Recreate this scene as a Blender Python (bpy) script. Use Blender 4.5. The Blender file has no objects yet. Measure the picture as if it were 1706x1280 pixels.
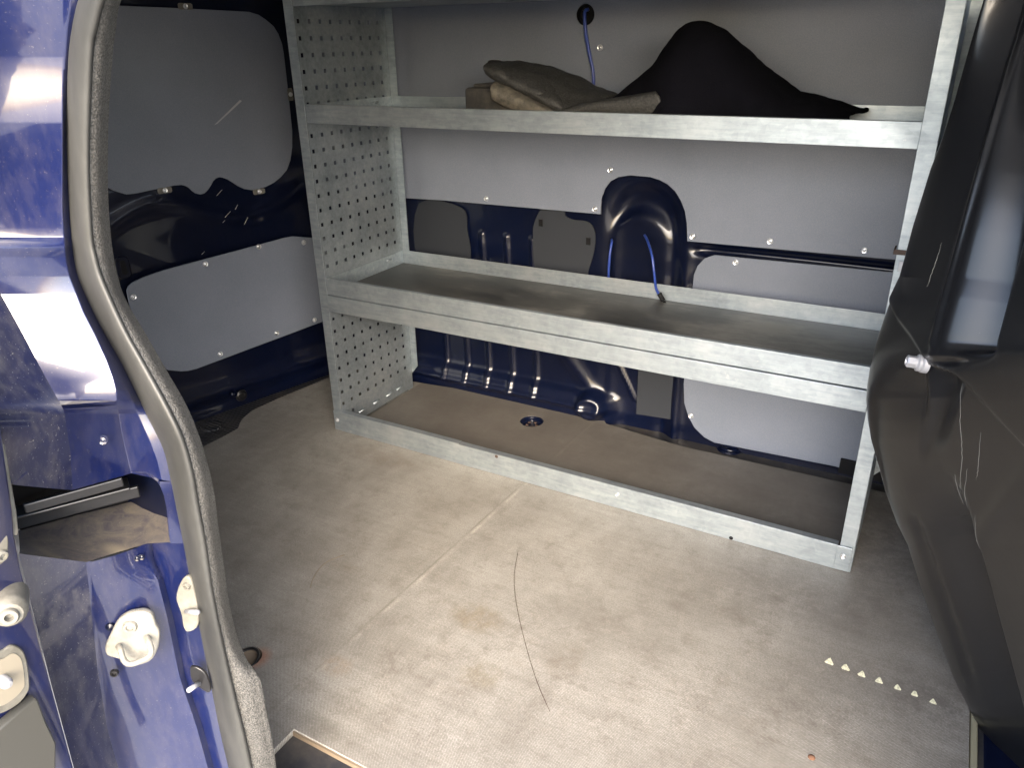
import bpy, bmesh, math, random
import numpy as np
from mathutils import Vector, Matrix
random.seed(7); rng = np.random.default_rng(7)
S = bpy.context.scene
C = S.collection

# ------------------------------------------------------------------ camera, sky, sun, exposure
F = 1268.09
CAM = Vector((1.4812, -1.5157, 1.0591))
ROT = (math.radians(65.816), math.radians(0.943), math.radians(29.327))
cd = bpy.data.cameras.new('camera'); cam = bpy.data.objects.new('camera', cd); C.objects.link(cam)
cam.location = CAM; cam.rotation_euler = ROT
cd.sensor_width = 36; cd.lens = F / 1706 * 36; cd.clip_start = .02; cd.clip_end = 500
S.camera = cam
w = bpy.data.worlds.new('World'); S.world = w; w.use_nodes = True
nt = w.node_tree; bg = nt.nodes['Background']
sky = nt.nodes.new('ShaderNodeTexSky'); sky.sky_type = 'NISHITA'; sky.sun_disc = False
SUN_EL, SUN_AZ = 32, 150          # azimuth measured from +Y clockwise (seen from above)
sky.sun_elevation = math.radians(SUN_EL); sky.sun_rotation = math.radians(SUN_AZ)
sky.air_density = 1.0; sky.dust_density = 4.0; sky.ozone_density = 1.0
nt.links.new(sky.outputs[0], bg.inputs[0]); bg.inputs[1].default_value = .15
ld = bpy.data.lights.new('sun', 'SUN'); sun = bpy.data.objects.new('sun', ld); C.objects.link(sun)
ld.energy = .5; ld.angle = math.radians(60); ld.color = (1, .98, .96)
a = math.radians(SUN_AZ); e = math.radians(SUN_EL)
sd = Vector((math.sin(a) * math.cos(e), math.cos(a) * math.cos(e), math.sin(e)))
sun.rotation_euler = sd.to_track_quat('Z', 'Y').to_euler(); sun.location = sd * 20
S.view_settings.view_transform = 'Standard'; S.view_settings.look = 'None'
S.view_settings.gamma = 1; S.view_settings.use_curve_mapping = False
S.view_settings.exposure = 3.18
S.cycles.use_denoising = True
S.cycles.max_bounces = 10; S.cycles.diffuse_bounces = 6; S.cycles.glossy_bounces = 5
S.cycles.sample_clamp_indirect = 8

# ------------------------------------------------------------------ helpers
from mathutils import Euler
RM = Euler(ROT).to_matrix()
def ray(u, v): return RM @ Vector(((u - 853) / F, -(v - 640) / F, -1))
def at(u, v, ax, val):
    d = ray(u, v); i = 'xyz'.index(ax); return CAM + d * ((val - CAM[i]) / d[i])
def atp(u, v, p, n):
    d = ray(u, v); return CAM + d * ((Vector(p) - CAM).dot(n) / d.dot(n))
def interp(x, pts):
    return float(np.interp(x, [p[0] for p in pts], [p[1] for p in pts]))
def empty(name, loc, label, cat, group=None):
    o = bpy.data.objects.new(name, None); C.objects.link(o); o.location = loc
    o.empty_display_size = .05
    o['label'] = label; o['category'] = cat
    if group: o['group'] = group
    return o
def tag(o, label=None, cat=None, kind=None, group=None):
    if label: o['label'] = label
    if cat: o['category'] = cat
    if kind: o['kind'] = kind
    if group: o['group'] = group
    return o
def mesh_obj(name, verts, faces, mat, parent=None, smooth=False):
    me = bpy.data.meshes.new(name); me.from_pydata([tuple(v) for v in verts], [], faces); me.update()
    return link(name, me, mat, parent, smooth)
def link(name, me, mat, parent=None, smooth=False):
    if mat and not me.materials: me.materials.append(mat)
    if smooth: me.polygons.foreach_set('use_smooth', [True] * len(me.polygons))
    o = bpy.data.objects.new(name, me); C.objects.link(o)
    if parent: put(o, parent)
    return o
def wloc(o):
    v = Vector(o.location)
    return v + wloc(o.parent) if o.parent else v
def put(o, parent):
    o.parent = parent; o.location = Vector(o.location) - wloc(parent)
def dup(o, parent, shift=None, loc=None):
    c = o.copy(); C.objects.link(c); c.parent = parent
    if shift is not None: c.location = Vector(o.location) + Vector(shift)
    if loc is not None: c.location = Vector(loc) - wloc(parent)
    return c
def bevel(o, w, seg=2, angle=30):
    m = o.modifiers.new('bevel', 'BEVEL'); m.width = w; m.segments = seg; m.limit_method = 'ANGLE'; m.angle_limit = math.radians(angle)
    m.harden_normals = False
    return o
def boxes(name, lst, mat, parent=None, bev=0):
    """lst of ((x0,y0,z0),(x1,y1,z1))"""
    vs, fs = [], []
    for a, b in lst:
        k = len(vs)
        for x in (a[0], b[0]):
            for y in (a[1], b[1]):
                for z in (a[2], b[2]): vs.append((x, y, z))
        fs += [tuple(k + i for i in f) for f in ((0, 1, 3, 2), (4, 6, 7, 5), (0, 4, 5, 1), (2, 3, 7, 6), (0, 2, 6, 4), (1, 5, 7, 3))]
    o = mesh_obj(name, vs, fs, mat, parent)
    if bev: bevel(o, bev, 2)
    return o
def basis(n):
    n = Vector(n).normalized(); up = Vector((0, 0, 1)) if abs(n.z) < .9 else Vector((0, 1, 0))
    ex = up.cross(n).normalized(); ey = n.cross(ex).normalized()
    return ex, ey, n
def plate(name, pts, n, th, mat, parent=None, holes=(), bev=0.0, smooth=False):
    """flat plate: outline pts lie in a plane with outward normal n, which is its front face"""
    ex, ey, n = basis(n); o0 = Vector(pts[0])
    cu = bpy.data.curves.new('tmp', 'CURVE'); cu.dimensions = '2D'; cu.fill_mode = 'BOTH'
    cu.extrude = max(th / 2 - bev, .00005); cu.bevel_depth = bev; cu.bevel_resolution = 1; cu.offset = -bev
    for loop in [pts] + list(holes):
        s = cu.splines.new('POLY'); s.points.add(len(loop) - 1); s.use_cyclic_u = True
        for i, p in enumerate(loop):
            d = Vector(p) - o0; s.points[i].co = (d.dot(ex), d.dot(ey), 0, 1)
    co = bpy.data.objects.new('tmp', cu); C.objects.link(co)
    dg = bpy.context.evaluated_depsgraph_get(); me = bpy.data.meshes.new_from_object(co.evaluated_get(dg))
    bpy.data.objects.remove(co); bpy.data.curves.remove(cu)
    M = Matrix((ex, ey, n)).transposed().to_4x4(); M.translation = o0 - n * (th / 2)
    me.transform(M); me.name = name; me.materials.clear(); me.materials.append(mat)
    return link(name, me, mat, parent, smooth)
def circle(c, n, r, k=24, ry=None):
    ex, ey, n = basis(n); ry = ry or r
    return [Vector(c) + ex * math.cos(2 * math.pi * i / k) * r + ey * math.sin(2 * math.pi * i / k) * ry for i in range(k)]
def lathe(name, prof, c, n, mat, parent=None, k=24, smooth=True):
    """prof: [(radius, height along n)]"""
    ex, ey, n = basis(n); vs, fs = [], []
    for r, h in prof:
        for i in range(k):
            t = 2 * math.pi * i / k; vs.append((ex * math.cos(t) + ey * math.sin(t)) * r + n * h)
    for j in range(len(prof) - 1):
        for i in range(k):
            a, b = j * k + i, j * k + (i + 1) % k; fs.append((a, b, b + k, a + k))
    o = mesh_obj(name, vs, fs, mat, None, smooth); o.location = c
    if smooth:
        m = o.modifiers.new('es', 'EDGE_SPLIT'); m.split_angle = math.radians(40)
    if parent: put(o, parent)
    return o
def catmull(pts, sub=6, closed=False):
    P = [Vector(p) for p in pts]; n = len(P); out = []
    for i in range(n if closed else n - 1):
        g = (lambda k: P[k % n]) if closed else (lambda k: P[min(max(k, 0), n - 1)])
        p0, p1, p2, p3 = g(i - 1), g(i), g(i + 1), g(i + 2)
        for s in range(sub):
            t = s / sub
            out.append(.5 * ((2 * p1) + (p2 - p0) * t + (2 * p0 - 5 * p1 + 4 * p2 - p3) * t * t + (3 * p1 - p0 - 3 * p2 + p3) * t ** 3))
    if not closed: out.append(P[-1])
    return out
def tube(name, pts, r, mat, parent=None, k=10, sub=6, radii=None, closed=False):
    P = catmull(pts, sub, closed) if sub > 1 else [Vector(p) for p in pts]
    vs, fs = [], []; n = len(P); prev = None
    for i, p in enumerate(P):
        t = (P[(i + 1) % n] - P[i - 1] if closed else P[min(i + 1, n - 1)] - P[max(i - 1, 0)]).normalized()
        if prev is None: prev = t.orthogonal().normalized()
        u = (prev - t * prev.dot(t)).normalized(); prev = u; v = t.cross(u)
        rr = r if radii is None else float(np.interp(i / (n - 1), np.linspace(0, 1, len(radii)), radii))
        for j in range(k):
            a = 2 * math.pi * j / k; vs.append(p + (u * math.cos(a) + v * math.sin(a)) * rr)
    for i in range(n if closed else n - 1):
        for j in range(k):
            a, b = i * k + j, i * k + (j + 1) % k; a2, b2 = ((i + 1) % n) * k + j, ((i + 1) % n) * k + (j + 1) % k
            fs.append((a, b, b2, a2))
    if not closed: fs += [tuple(range(k))[::-1], tuple((n - 1) * k + j for j in range(k))]
    return mesh_obj(name, vs, fs, mat, parent, True)
def grid(name, rows, mat, parent=None, smooth=True, th=0, sub=0):
    """rows: equal-length lists of points"""
    m = len(rows[0]); vs = [p for r in rows for p in r]
    fs = [(i * m + j, i * m + j + 1, (i + 1) * m + j + 1, (i + 1) * m + j) for i in range(len(rows) - 1) for j in range(m - 1)]
    o = mesh_obj(name, vs, fs, mat, parent, smooth)
    if th:
        s = o.modifiers.new('thick', 'SOLIDIFY'); s.thickness = th; s.offset = 0
    if sub:
        s = o.modifiers.new('sub', 'SUBSURF'); s.levels = s.render_levels = sub
    return o

# ------------------------------------------------------------------ materials
def mat(name, col, rough=.5, metal=0, coat=0, spec=.5, coat_rough=.05):
    m = bpy.data.materials.new(name); m.use_nodes = True; b = m.node_tree.nodes['Principled BSDF']
    b.inputs['Base Color'].default_value = (*col, 1); b.inputs['Roughness'].default_value = rough
    b.inputs['Metallic'].default_value = metal; b.inputs['Coat Weight'].default_value = coat
    b.inputs['Coat Roughness'].default_value = coat_rough; b.inputs['Specular IOR Level'].default_value = spec
    return m
class N:
    def __init__(s, m): s.m = m; s.t = m.node_tree; s.b = s.t.nodes['Principled BSDF']; s.co = s.new('ShaderNodeTexCoord').outputs['Object']; s.geo = s.new('ShaderNodeNewGeometry').outputs['Position']
    def new(s, k, **kw):
        n = s.t.nodes.new(k)
        for a, v in kw.items():
            if isinstance(a, str) and hasattr(n, a): setattr(n, a, v)
        return n
    def link(s, a, b): s.t.links.new(a, b)
    def mapping(s, scale=(1, 1, 1), rot=(0, 0, 0), src=None):
        n = s.new('ShaderNodeMapping'); n.inputs['Scale'].default_value = scale; n.inputs['Rotation'].default_value = rot
        s.link(src or s.geo, n.inputs['Vector']); return n.outputs[0]
    def noise(s, scale, detail=4, rough=.55, vec=None, dist=0):
        n = s.new('ShaderNodeTexNoise'); n.inputs['Scale'].default_value = scale; n.inputs['Detail'].default_value = detail
        n.inputs['Roughness'].default_value = rough; n.inputs['Distortion'].default_value = dist
        s.link(vec or s.geo, n.inputs['Vector']); return n.outputs['Fac']
    def voro(s, scale, vec=None, feat='F1', out='Distance'):
        n = s.new('ShaderNodeTexVoronoi', feature=feat); n.inputs['Scale'].default_value = scale
        s.link(vec or s.geo, n.inputs['Vector']); return n.outputs[out]
    def ramp(s, fac, stops):
        n = s.new('ShaderNodeValToRGB'); e = n.color_ramp.elements
        while len(e) < len(stops): e.new(.5)
        for i, (p, c) in enumerate(stops):
            e[i].position = p; e[i].color = (c, c, c, 1) if not isinstance(c, tuple) else (*c, 1)
        s.link(fac, n.inputs[0]); return n.outputs[0]
    def mix(s, fac, a, b, mode='MIX'):
        n = s.new('ShaderNodeMix', data_type='RGBA', blend_type=mode)
        for i, x in ((0, fac), (6, a), (7, b)):
            if isinstance(x, (int, float)): n.inputs[i].default_value = x
            elif isinstance(x, tuple): n.inputs[i].default_value = (*x, 1)
            else: s.link(x, n.inputs[i])
        return n.outputs[2]
    def math(s, op, a, b=0):
        n = s.new('ShaderNodeMath', operation=op)
        for i, x in enumerate((a, b)):
            if isinstance(x, (int, float)): n.inputs[i].default_value = x
            else: s.link(x, n.inputs[i])
        return n.outputs[0]
    def color(s, x): s.link(x, s.b.inputs['Base Color'])
    def rough(s, x): s.link(x, s.b.inputs['Roughness'])
    def bump(s, h, strength=.3, dist=.001, prev=None):
        n = s.new('ShaderNodeBump'); n.inputs['Strength'].default_value = strength; n.inputs['Distance'].default_value = dist
        s.link(h, n.inputs['Height'])
        if prev is not None: s.link(prev, n.inputs['Normal'])
        s.link(n.outputs[0], s.b.inputs['Normal']); return n.outputs[0]
    def blob(s, c, r, soft=.5):
        """1 inside an ellipsoid round c (object surface stain)"""
        n = s.new('ShaderNodeVectorMath', operation='SUBTRACT'); s.link(s.geo, n.inputs[0]); n.inputs[1].default_value = c
        d = s.new('ShaderNodeVectorMath', operation='DIVIDE'); s.link(n.outputs[0], d.inputs[0]); d.inputs[1].default_value = r
        l = s.new('ShaderNodeVectorMath', operation='LENGTH'); s.link(d.outputs[0], l.inputs[0])
        return s.ramp(l.outputs['Value'], [(0, 1.), (soft, .8), (1, 0.)])

def paint(name, col, dirt=0.0, rough=.3, dust=(.28, .24, .18)):
    m = mat(name, col, rough, 0, 1.0); n = N(m)
    c = n.mix(n.ramp(n.noise(3, 3), [(.3, 0.), (.7, 1.)]), tuple(x * .85 for x in col), tuple(x * 1.15 for x in col))
    sp = n.ramp(n.noise(420, 2, .6), [(.66, 0.), (.74, 1.)])
    st = n.ramp(n.noise(60, 5, .7, n.mapping((1, 1, .35))), [(.45, 0.), (.8, 1.)])
    lg = n.ramp(n.noise(9, 4, .6), [(.4, 0.), (.65, 1.)])
    k = n.math('MULTIPLY', n.math('ADD', n.math('MULTIPLY', sp, .75), n.math('MULTIPLY', st, .28)), n.math('ADD', n.math('MULTIPLY', lg, .25), .6))
    k = n.math('MINIMUM', n.math('MULTIPLY', k, dirt), .85)
    n.color(n.mix(k, c, dust)); 
    n.link(n.math('ADD', n.math('MULTIPLY', k, .9), .04), n.b.inputs['Coat Roughness'])
    n.link(n.math('SUBTRACT', 1.0, n.math('MULTIPLY', k, .9)), n.b.inputs['Coat Weight'])
    n.bump(n.noise(25, 3), .06, .004)
    return m
NAVY = (.012, .018, .105)
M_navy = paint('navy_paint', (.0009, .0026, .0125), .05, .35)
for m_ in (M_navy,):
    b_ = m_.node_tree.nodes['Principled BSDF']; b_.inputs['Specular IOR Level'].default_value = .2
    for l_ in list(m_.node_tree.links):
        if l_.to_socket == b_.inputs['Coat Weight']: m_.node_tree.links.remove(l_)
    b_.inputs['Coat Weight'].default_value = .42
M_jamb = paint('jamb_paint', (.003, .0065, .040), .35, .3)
M_dirty = paint('dirty_jamb_paint', (.0035, .006, .030), 1.7, .5, (.16, .15, .13))
M_ledge = paint('dusty_ledge_paint', (.016, .022, .12), 1.3, .5, (.33, .27, .17))
n = N(M_ledge)
wv = n.new('ShaderNodeTexWave', wave_type='RINGS', rings_direction='SPHERICAL'); wv.inputs['Scale'].default_value = 14; wv.inputs['Distortion'].default_value = 9; wv.inputs['Detail'].default_value = 5; wv.inputs['Detail Scale'].default_value = 3
mp = n.new('ShaderNodeMapping'); mp.inputs['Location'].default_value = (-.62, 1.07, -.5); n.link(n.geo, mp.inputs['Vector']); n.link(mp.outputs[0], wv.inputs['Vector'])
d1 = n.ramp(n.noise(22, 9, .72, dist=2.2), [(.36, .25), (.64, .7)]); d2 = n.math('MULTIPLY', n.ramp(wv.outputs['Fac'], [(.80, 0.), (.97, 1.)]), .5)
d3 = n.math('MAXIMUM', n.blob(at(90, 925, 'y', -1.155), (.09, .022, .02), .3), n.blob(at(195, 917, 'y', -1.092), (.05, .022, .03), .3))
n.color(n.mix(n.math('MINIMUM', n.math('MAXIMUM', n.math('MAXIMUM', d1, d2), d3), .9), (.012, .016, .045), (.21, .18, .13)))
def galv(name, base=.52, warm=0.0, rough=.42, spots=.5):
    m = mat(name, (base,) * 3, rough, .75); n = N(m)
    sp = n.voro(95, n.mapping((1, 1, 1)), out='Color')
    bw = n.new('ShaderNodeRGBToBW'); n.link(sp, bw.inputs[0])
    cl = n.noise(7, 5, .65); fine = n.noise(110, 4, .7, n.mapping((.12, 1, 1)))
    k = n.math('ADD', n.math('ADD', n.math('MULTIPLY', bw.outputs[0], .06), n.math('MULTIPLY', cl, .6)), n.math('MULTIPLY', fine, .3))
    c = n.ramp(k, [(.3, (base * .48, base * .56, base * .62)), (.5, (base * .80, base * .90, base * .97)), (.72, (base * 1.18, base * 1.24, base * 1.27))])
    ox = n.ramp(n.noise(26, 6, .75), [(.62, 0.), (.78, 1.)])
    c = n.mix(n.math('MULTIPLY', ox, spots * .8), c, (.62, .62, .58))
    dk = n.ramp(n.noise(70, 6, .8), [(.74, 0.), (.80, 1.)])
    c = n.mix(n.math('MULTIPLY', dk, spots), c, (.13, .12, .10))
    n.color(c)
    n.rough(n.ramp(k, [(.2, rough + .15), (.8, rough - .06)]))
    n.link(n.math('SUBTRACT', .85, n.math('MULTIPLY', ox, .6)), n.b.inputs['Metallic'])
    n.bump(n.noise(60, 4), .08, .001)
    return m
M_galv = galv('galvanised_steel', .43)
M_galvd = galv('galvanised_perforated_sheet', .36, rough=.5, spots=.0)
M_lining = mat('grey_lining_board', (.17, .185, .215), .48); n = N(M_lining)
n.color(n.mix(n.ramp(n.noise(5, 5, .6), [(.3, 0.), (.7, 1.)]), (.105, .124, .163), (.130, .149, .193)))
n.color(n.mix(n.math('MULTIPLY', n.ramp(n.noise(700, 2), [(.4, 0.), (.7, 1.)]), .25), n.b.inputs['Base Color'].links[0].from_socket, (.30, .31, .32)))
n.bump(n.noise(900, 2), .12, .0006)
M_floor = mat('worn_plywood', (.2, .17, .13), .55); n = N(M_floor)
big = n.noise(3.2, 9, .72); med = n.noise(9, 6, .7, n.mapping((1, .35, 1), (0, 0, .12))); med2 = n.noise(11, 6, .7, n.mapping((.3, 1, 1)))
k = n.math('ADD', n.math('ADD', n.math('MULTIPLY', big, .5), n.math('MULTIPLY', med, .3)), n.math('MULTIPLY', med2, .25))
c = n.ramp(k, [(.37, (.18, .182, .166)), (.5, (.31, .314, .290)), (.60, (.43, .436, .405))])
ln1 = n.noise(16, 3, .8, n.mapping((1, 26, 1), (0, 0, .05))); ln2 = n.noise(16, 3, .8, n.mapping((26, 1, 1), (0, 0, .3)))
ln4 = n.noise(30, 2, .8, n.mapping((1, 34, 1), (0, 0, .9)))
sc = n.math('MAXIMUM', n.math('MAXIMUM', n.ramp(ln1, [(.66, 0.), (.8, 1.)]), n.ramp(ln4, [(.68, 0.), (.76, .8)])), n.ramp(ln2, [(.62, 0.), (.8, 1.)]))
c = n.mix(n.math('MULTIPLY', sc, .5), c, (.5, .47, .40))
ln3 = n.noise(40, 5, .85, n.mapping((.12, 2.2, 1), (0, 0, -.12))); c = n.mix(n.ramp(ln3, [(.40, .20), (.54, 0.)]), c, (.10, .09, .078))
sm = n.ramp(n.noise(17, 10, .82), [(.50, 0.), (.66, .65)]); c = n.mix(sm, c, (.115, .103, .088))
lt = n.ramp(n.noise(24, 10, .85, dist=.4), [(.52, 0.), (.66, .6)]); c = n.mix(lt, c, (.42, .405, .36))
# fine woven anti-slip print
def sinw(axis, freq):
    sx = n.new('ShaderNodeSeparateXYZ'); n.link(n.mapping((1, 1, 1), (0, 0, .0)), sx.inputs[0])
    return n.math('SINE', n.math('MULTIPLY', sx.outputs[axis], freq))
wv_ = n.math('MULTIPLY', sinw(0, 2 * math.pi / .0034), sinw(1, 2 * math.pi / .0034))
c = n.mix(n.math('MULTIPLY', n.ramp(wv_, [(.0, 1.), (.9, 0.)]), .75), c, (.075, .06, .05))
for q, r, cc, kk in (((795, 1030), (.07, .05, .02), (.12, .09, .05), .6), ((800, 1125), (.05, .045, .02), (.10, .08, .05), .6), ((940, 1100), (.04, .06, .02), (.09, .07, .05), .5),
                     ((575, 945), (.05, .02, .02), (.10, .07, .04), .35), ((560, 1110), (.04, .03, .02), (.2, .14, .09), .5), ((540, 1210), (.06, .03, .02), (.08, .075, .065), .5),
                     ((1330, 1180), (.10, .06, .02), (.08, .07, .06), .4), ((1560, 1170), (.12, .10, .02), (.07, .06, .055), .6), ((1480, 900), (.10, .3, .02), (.055, .05, .05), .55),
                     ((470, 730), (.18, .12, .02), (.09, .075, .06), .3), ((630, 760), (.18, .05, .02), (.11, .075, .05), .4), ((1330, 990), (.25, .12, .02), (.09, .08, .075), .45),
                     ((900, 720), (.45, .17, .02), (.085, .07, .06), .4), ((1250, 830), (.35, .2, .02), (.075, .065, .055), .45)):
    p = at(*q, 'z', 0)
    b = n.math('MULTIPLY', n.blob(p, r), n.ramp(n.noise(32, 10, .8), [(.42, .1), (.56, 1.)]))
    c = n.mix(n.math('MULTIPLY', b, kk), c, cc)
p = at(427, 1098, 'z', 0)
c = n.mix(n.math('MULTIPLY', n.blob(p, (.03, .035, .02)), .75), c, (.26, .09, .04))
sp_ = n.new('ShaderNodeSeparateXYZ'); n.link(n.geo, sp_.inputs[0])
fx = n.math('ABSOLUTE', n.math('SUBTRACT', sp_.outputs[0], n.math('ADD', .650, n.math('MULTIPLY', sp_.outputs[1], .036))))
c = n.mix(n.math('MULTIPLY', n.ramp(fx, [(0, 1.), (.0016, 0.)]), n.math('MULTIPLY', n.ramp(n.noise(9, 3), [(.4, .1), (.6, .7)]), 1.0)), c, (.10, .09, .075))
fx2 = n.math('ABSOLUTE', n.math('SUBTRACT', sp_.outputs[0], n.math('ADD', .658, n.math('MULTIPLY', sp_.outputs[1], .036))))
c = n.mix(n.math('MULTIPLY', n.ramp(fx2, [(0, 1.), (.006, 0.)]), n.ramp(n.noise(18, 6, .7), [(.42, .0), (.7, .45)])), c, (.50, .48, .41))
sid = n.ramp(sp_.outputs[0], [(.615, 0.), (.64, 1.)])
c = n.mix(n.math('MULTIPLY', n.math('SUBTRACT', 1.0, sid), .10), c, (.16, .145, .115))
rack_shade = n.math('MULTIPLY', n.math('GREATER_THAN', sp_.outputs[1], .004), n.math('MULTIPLY', n.math('GREATER_THAN', sp_.outputs[0], .03), n.math('LESS_THAN', sp_.outputs[0], 1.44)))
c = n.mix(n.math('MULTIPLY', rack_shade, n.ramp(n.noise(5, 6, .7), [(.3, .85), (.7, .5)])), c, (.052, .047, .043))  # shade beneath the rack, mixed into the floor colour over its footprint
gr = n.ramp(n.noise(300, 4, .8), [(.40, .5), (.58, 0.)]); c = n.mix(gr, c, (.08, .07, .06))
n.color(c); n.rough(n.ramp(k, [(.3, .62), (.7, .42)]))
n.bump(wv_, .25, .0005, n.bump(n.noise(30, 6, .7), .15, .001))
M_floor_under = mat('dark_floor_under_rack', (.1, .085, .07), .6)
M_pan = mat('ribbed_black_pan', (.02, .02, .022), .5); n = N(M_pan)
sx = n.new('ShaderNodeSeparateXYZ'); n.link(n.geo, sx.inputs[0])
rb = n.math('MULTIPLY', n.math('SINE', n.math('MULTIPLY', sx.outputs[1], 2 * math.pi / .012)), n.math('LESS_THAN', sx.outputs[0], .2))
n.color(n.mix(n.ramp(n.noise(14, 5, .7), [(.4, 0.), (.7, 1.)]), (.015, .016, .02), (.05, .045, .04))); n.bump(rb, .6, .002)
M_seal = mat('seal_rubber', (.085, .085, .078), .5); n = N(M_seal)
n.color(n.mix(n.ramp(n.noise(14, 5, .7, n.mapping((1, 1, .3))), [(.3, 0.), (.7, 1.)]), (.016, .0168, .0165), (.042, .043, .041)))
n.bump(n.noise(180, 3), .12, .0006)
M_lip = mat('grained_rubber', (.11, .105, .1), .6); n = N(M_lip)
g = n.noise(520, 3, .6, n.mapping((1, 1, 1)))
n.color(n.mix(n.ramp(g, [(.4, 0.), (.62, 1.)]), (.018, .018, .0175), (.078, .077, .073))); n.bump(g, .8, .002)
M_black = mat('black_bulkhead_plastic', (.017, .018, .02), .25, 0, .5, .2, .12); n = N(M_black)
sc1 = n.ramp(n.noise(7, 2, .5, n.mapping((2, 22, 1.2), (.5, 0, 0))), [(.80, 0.), (.83, 1.)])
du = n.ramp(n.noise(260, 3, .7), [(.66, 0.), (.78, 1.)]); dl = n.ramp(n.noise(4, 4, .6), [(.45, 0.), (.7, 1.)])
k = n.math('MAXIMUM', n.math('MULTIPLY', sc1, .10), n.math('MULTIPLY', n.math('MULTIPLY', du, dl), .22))
n.color(n.mix(k, (.005, .0055, .007), (.25, .24, .22)))
n.rough(n.ramp(n.noise(5, 4), [(.3, .34), (.7, .44)])); n.bump(n.noise(14, 3), .1, .004)
n.link(n.ramp(n.noise(7, 4), [(.3, .12), (.7, .24)]), n.b.inputs['Coat Roughness'])
M_dark = mat('dark_cavity', (.004, .004, .005), .7, spec=.2)
M_rail = mat('black_rail', (.012, .012, .013), .3, .2)
M_felt = mat('black_felt', (.004, .004, .006), 1.0, spec=.05); n = N(M_felt); n.bump(n.noise(500, 3), .8, .002)
M_rub = mat('old_rubber_mat', (.07, .065, .055), .6); n = N(M_rub)
g = n.noise(240, 4, .7)
n.color(n.mix(n.ramp(g, [(.42, 0.), (.68, 1.)]), (.007, .007, .007), (.044, .044, .040))); n.bump(g, .7, .002)
M_rubl = mat('dusty_rubber_edge', (.16, .14, .10), .7); n = N(M_rubl)
n.color(n.mix(n.ramp(n.noise(60, 5, .7), [(.35, 0.), (.65, 1.)]), (.03, .028, .024), (.11, .098, .076))); n.bump(n.noise(300, 3), .5, .001)
M_box = mat('dark_vinyl', (.03, .03, .03), .5); n = N(M_box); n.color(n.mix(n.ramp(n.noise(30, 5), [(.4, 0.), (.7, 1.)]), (.022, .022, .022), (.07, .065, .055)))
M_blue = mat('blue_tube', (.02, .045, .22), .35)
M_pad = mat('grey_damping_pad', (.010, .013, .019), .7)
M_bolt = mat('zinc_bolt', (.36, .37, .40), .4, .5)
M_rivet = mat('steel_rivet', (.62, .63, .65), .28, .85)
M_white = mat('cream_striker', (.72, .70, .62), .35, 0, .4); n = N(M_white)
n.color(n.mix(n.ramp(n.noise(60, 5, .7), [(.5, 0.), (.8, 1.)]), (.17, .166, .148), (.10, .095, .07)))
M_grey = mat('grey_rubber', (.19, .18, .155), .5); n = N(M_grey); n.color(n.mix(n.ramp(n.noise(40, 5, .7), [(.35, 0.), (.7, 1.)]), (.085, .082, .07), (.16, .155, .135)))
M_yel = mat('cream_paint_mark', (.66, .66, .47), .7); n = N(M_yel); n.color(n.mix(n.ramp(n.noise(300, 4), [(.4, 0.), (.6, 1.)]), (.45, .44, .32), (.74, .74, .54)))
M_plyedge = mat('plywood_edge', (.13, .10, .07), .7)
M_brown = mat('brown_strap', (.05, .03, .022), .7)
M_ply2 = M_floor
M_tray = mat('grimy_shelf_tray', (.11, .105, .09), .5, .25); n = N(M_tray)
kk = n.math('ADD', n.math('MULTIPLY', n.noise(3, 6, .65), .6), n.math('MULTIPLY', n.noise(22, 6, .7, n.mapping((.3, 1, 1))), .4))
n.color(n.ramp(kk, [(.40, (.022, .022, .021)), (.5, (.070, .071, .067)), (.60, (.16, .16, .148))])); n.rough(n.ramp(kk, [(.35, .35), (.65, .6)]))
M_ground = mat('pale_paving', (.28, .27, .25), .85); n = N(M_ground)
n.color(n.mix(n.noise(60, 6, .7), (.22, .215, .20), (.34, .33, .31))); n.bump(n.noise(150, 4), .5, .004)
M_scr = mat('pale_scratch', (.13, .13, .125), .5)
M_clear = mat('clear_smear', (.30, .31, .33), .45)

# ------------------------------------------------------------------ ground
g = mesh_obj('ground', [(-150, -150, -.55), (150, -150, -.55), (150, 150, -.55), (-150, 150, -.55)], [(0, 1, 2, 3)], M_ground); tag(g, 'pale grey paving outside the van', kind='structure')

# ------------------------------------------------------------------ plywood load floor
WY = .44                                             # inner side wall
fl_out = [(-.272, -1.0, 0), (-.272, -.26, 0), (-.269, -.177, 0), (-.272, -.135, 0), (-.29, -.115, 0), (-.31, -.085, 0), (-.327, -.032, 0), (-.32, .078, 0), (-.289, .281, 0), (-.28, .40, 0), (0, .395, 0)]
fl_out += [tuple(at(*q, 'z', 0)) for q in ((846, 661), (915, 679), (1004, 697), (1010, 706), (1137, 744), (1422, 808))] + [(1.68, .37, 0), (1.68, -.93, 0)]
hx0, hx1, hy = .683, 1.05, -.887                      # step cut-out at the sliding door
fl_out += [(hx1, -.93, 0), (hx1, hy, 0), (hx0, hy, 0), (hx0, -1.0, 0)]
drain = at(886, 702, 'z', 0); eye = at(411, 1096, 'z', 0)
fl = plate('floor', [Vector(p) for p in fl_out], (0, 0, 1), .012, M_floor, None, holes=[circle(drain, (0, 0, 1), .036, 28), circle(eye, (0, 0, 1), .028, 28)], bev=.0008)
tag(fl, 'worn brown-grey plywood load floor with woven anti-slip surface', kind='structure')

van = empty('van', (.6, -.3, -.55), 'dark blue panel van seen through its open side door', 'van')
# metal pan beneath the plywood
pan = mesh_obj('floor_pan', [(-.6, -1.06, -.0135), (1.75, -1.06, -.0135), (1.75, .5, -.0135), (-.6, .5, -.0135)], [(0, 1, 2, 3)], M_pan, van)
edge = boxes('plywood_edge', [((hx0, hy - .004, -.012), (hx1, hy - .0005, -.003))], M_plyedge, van)

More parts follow.
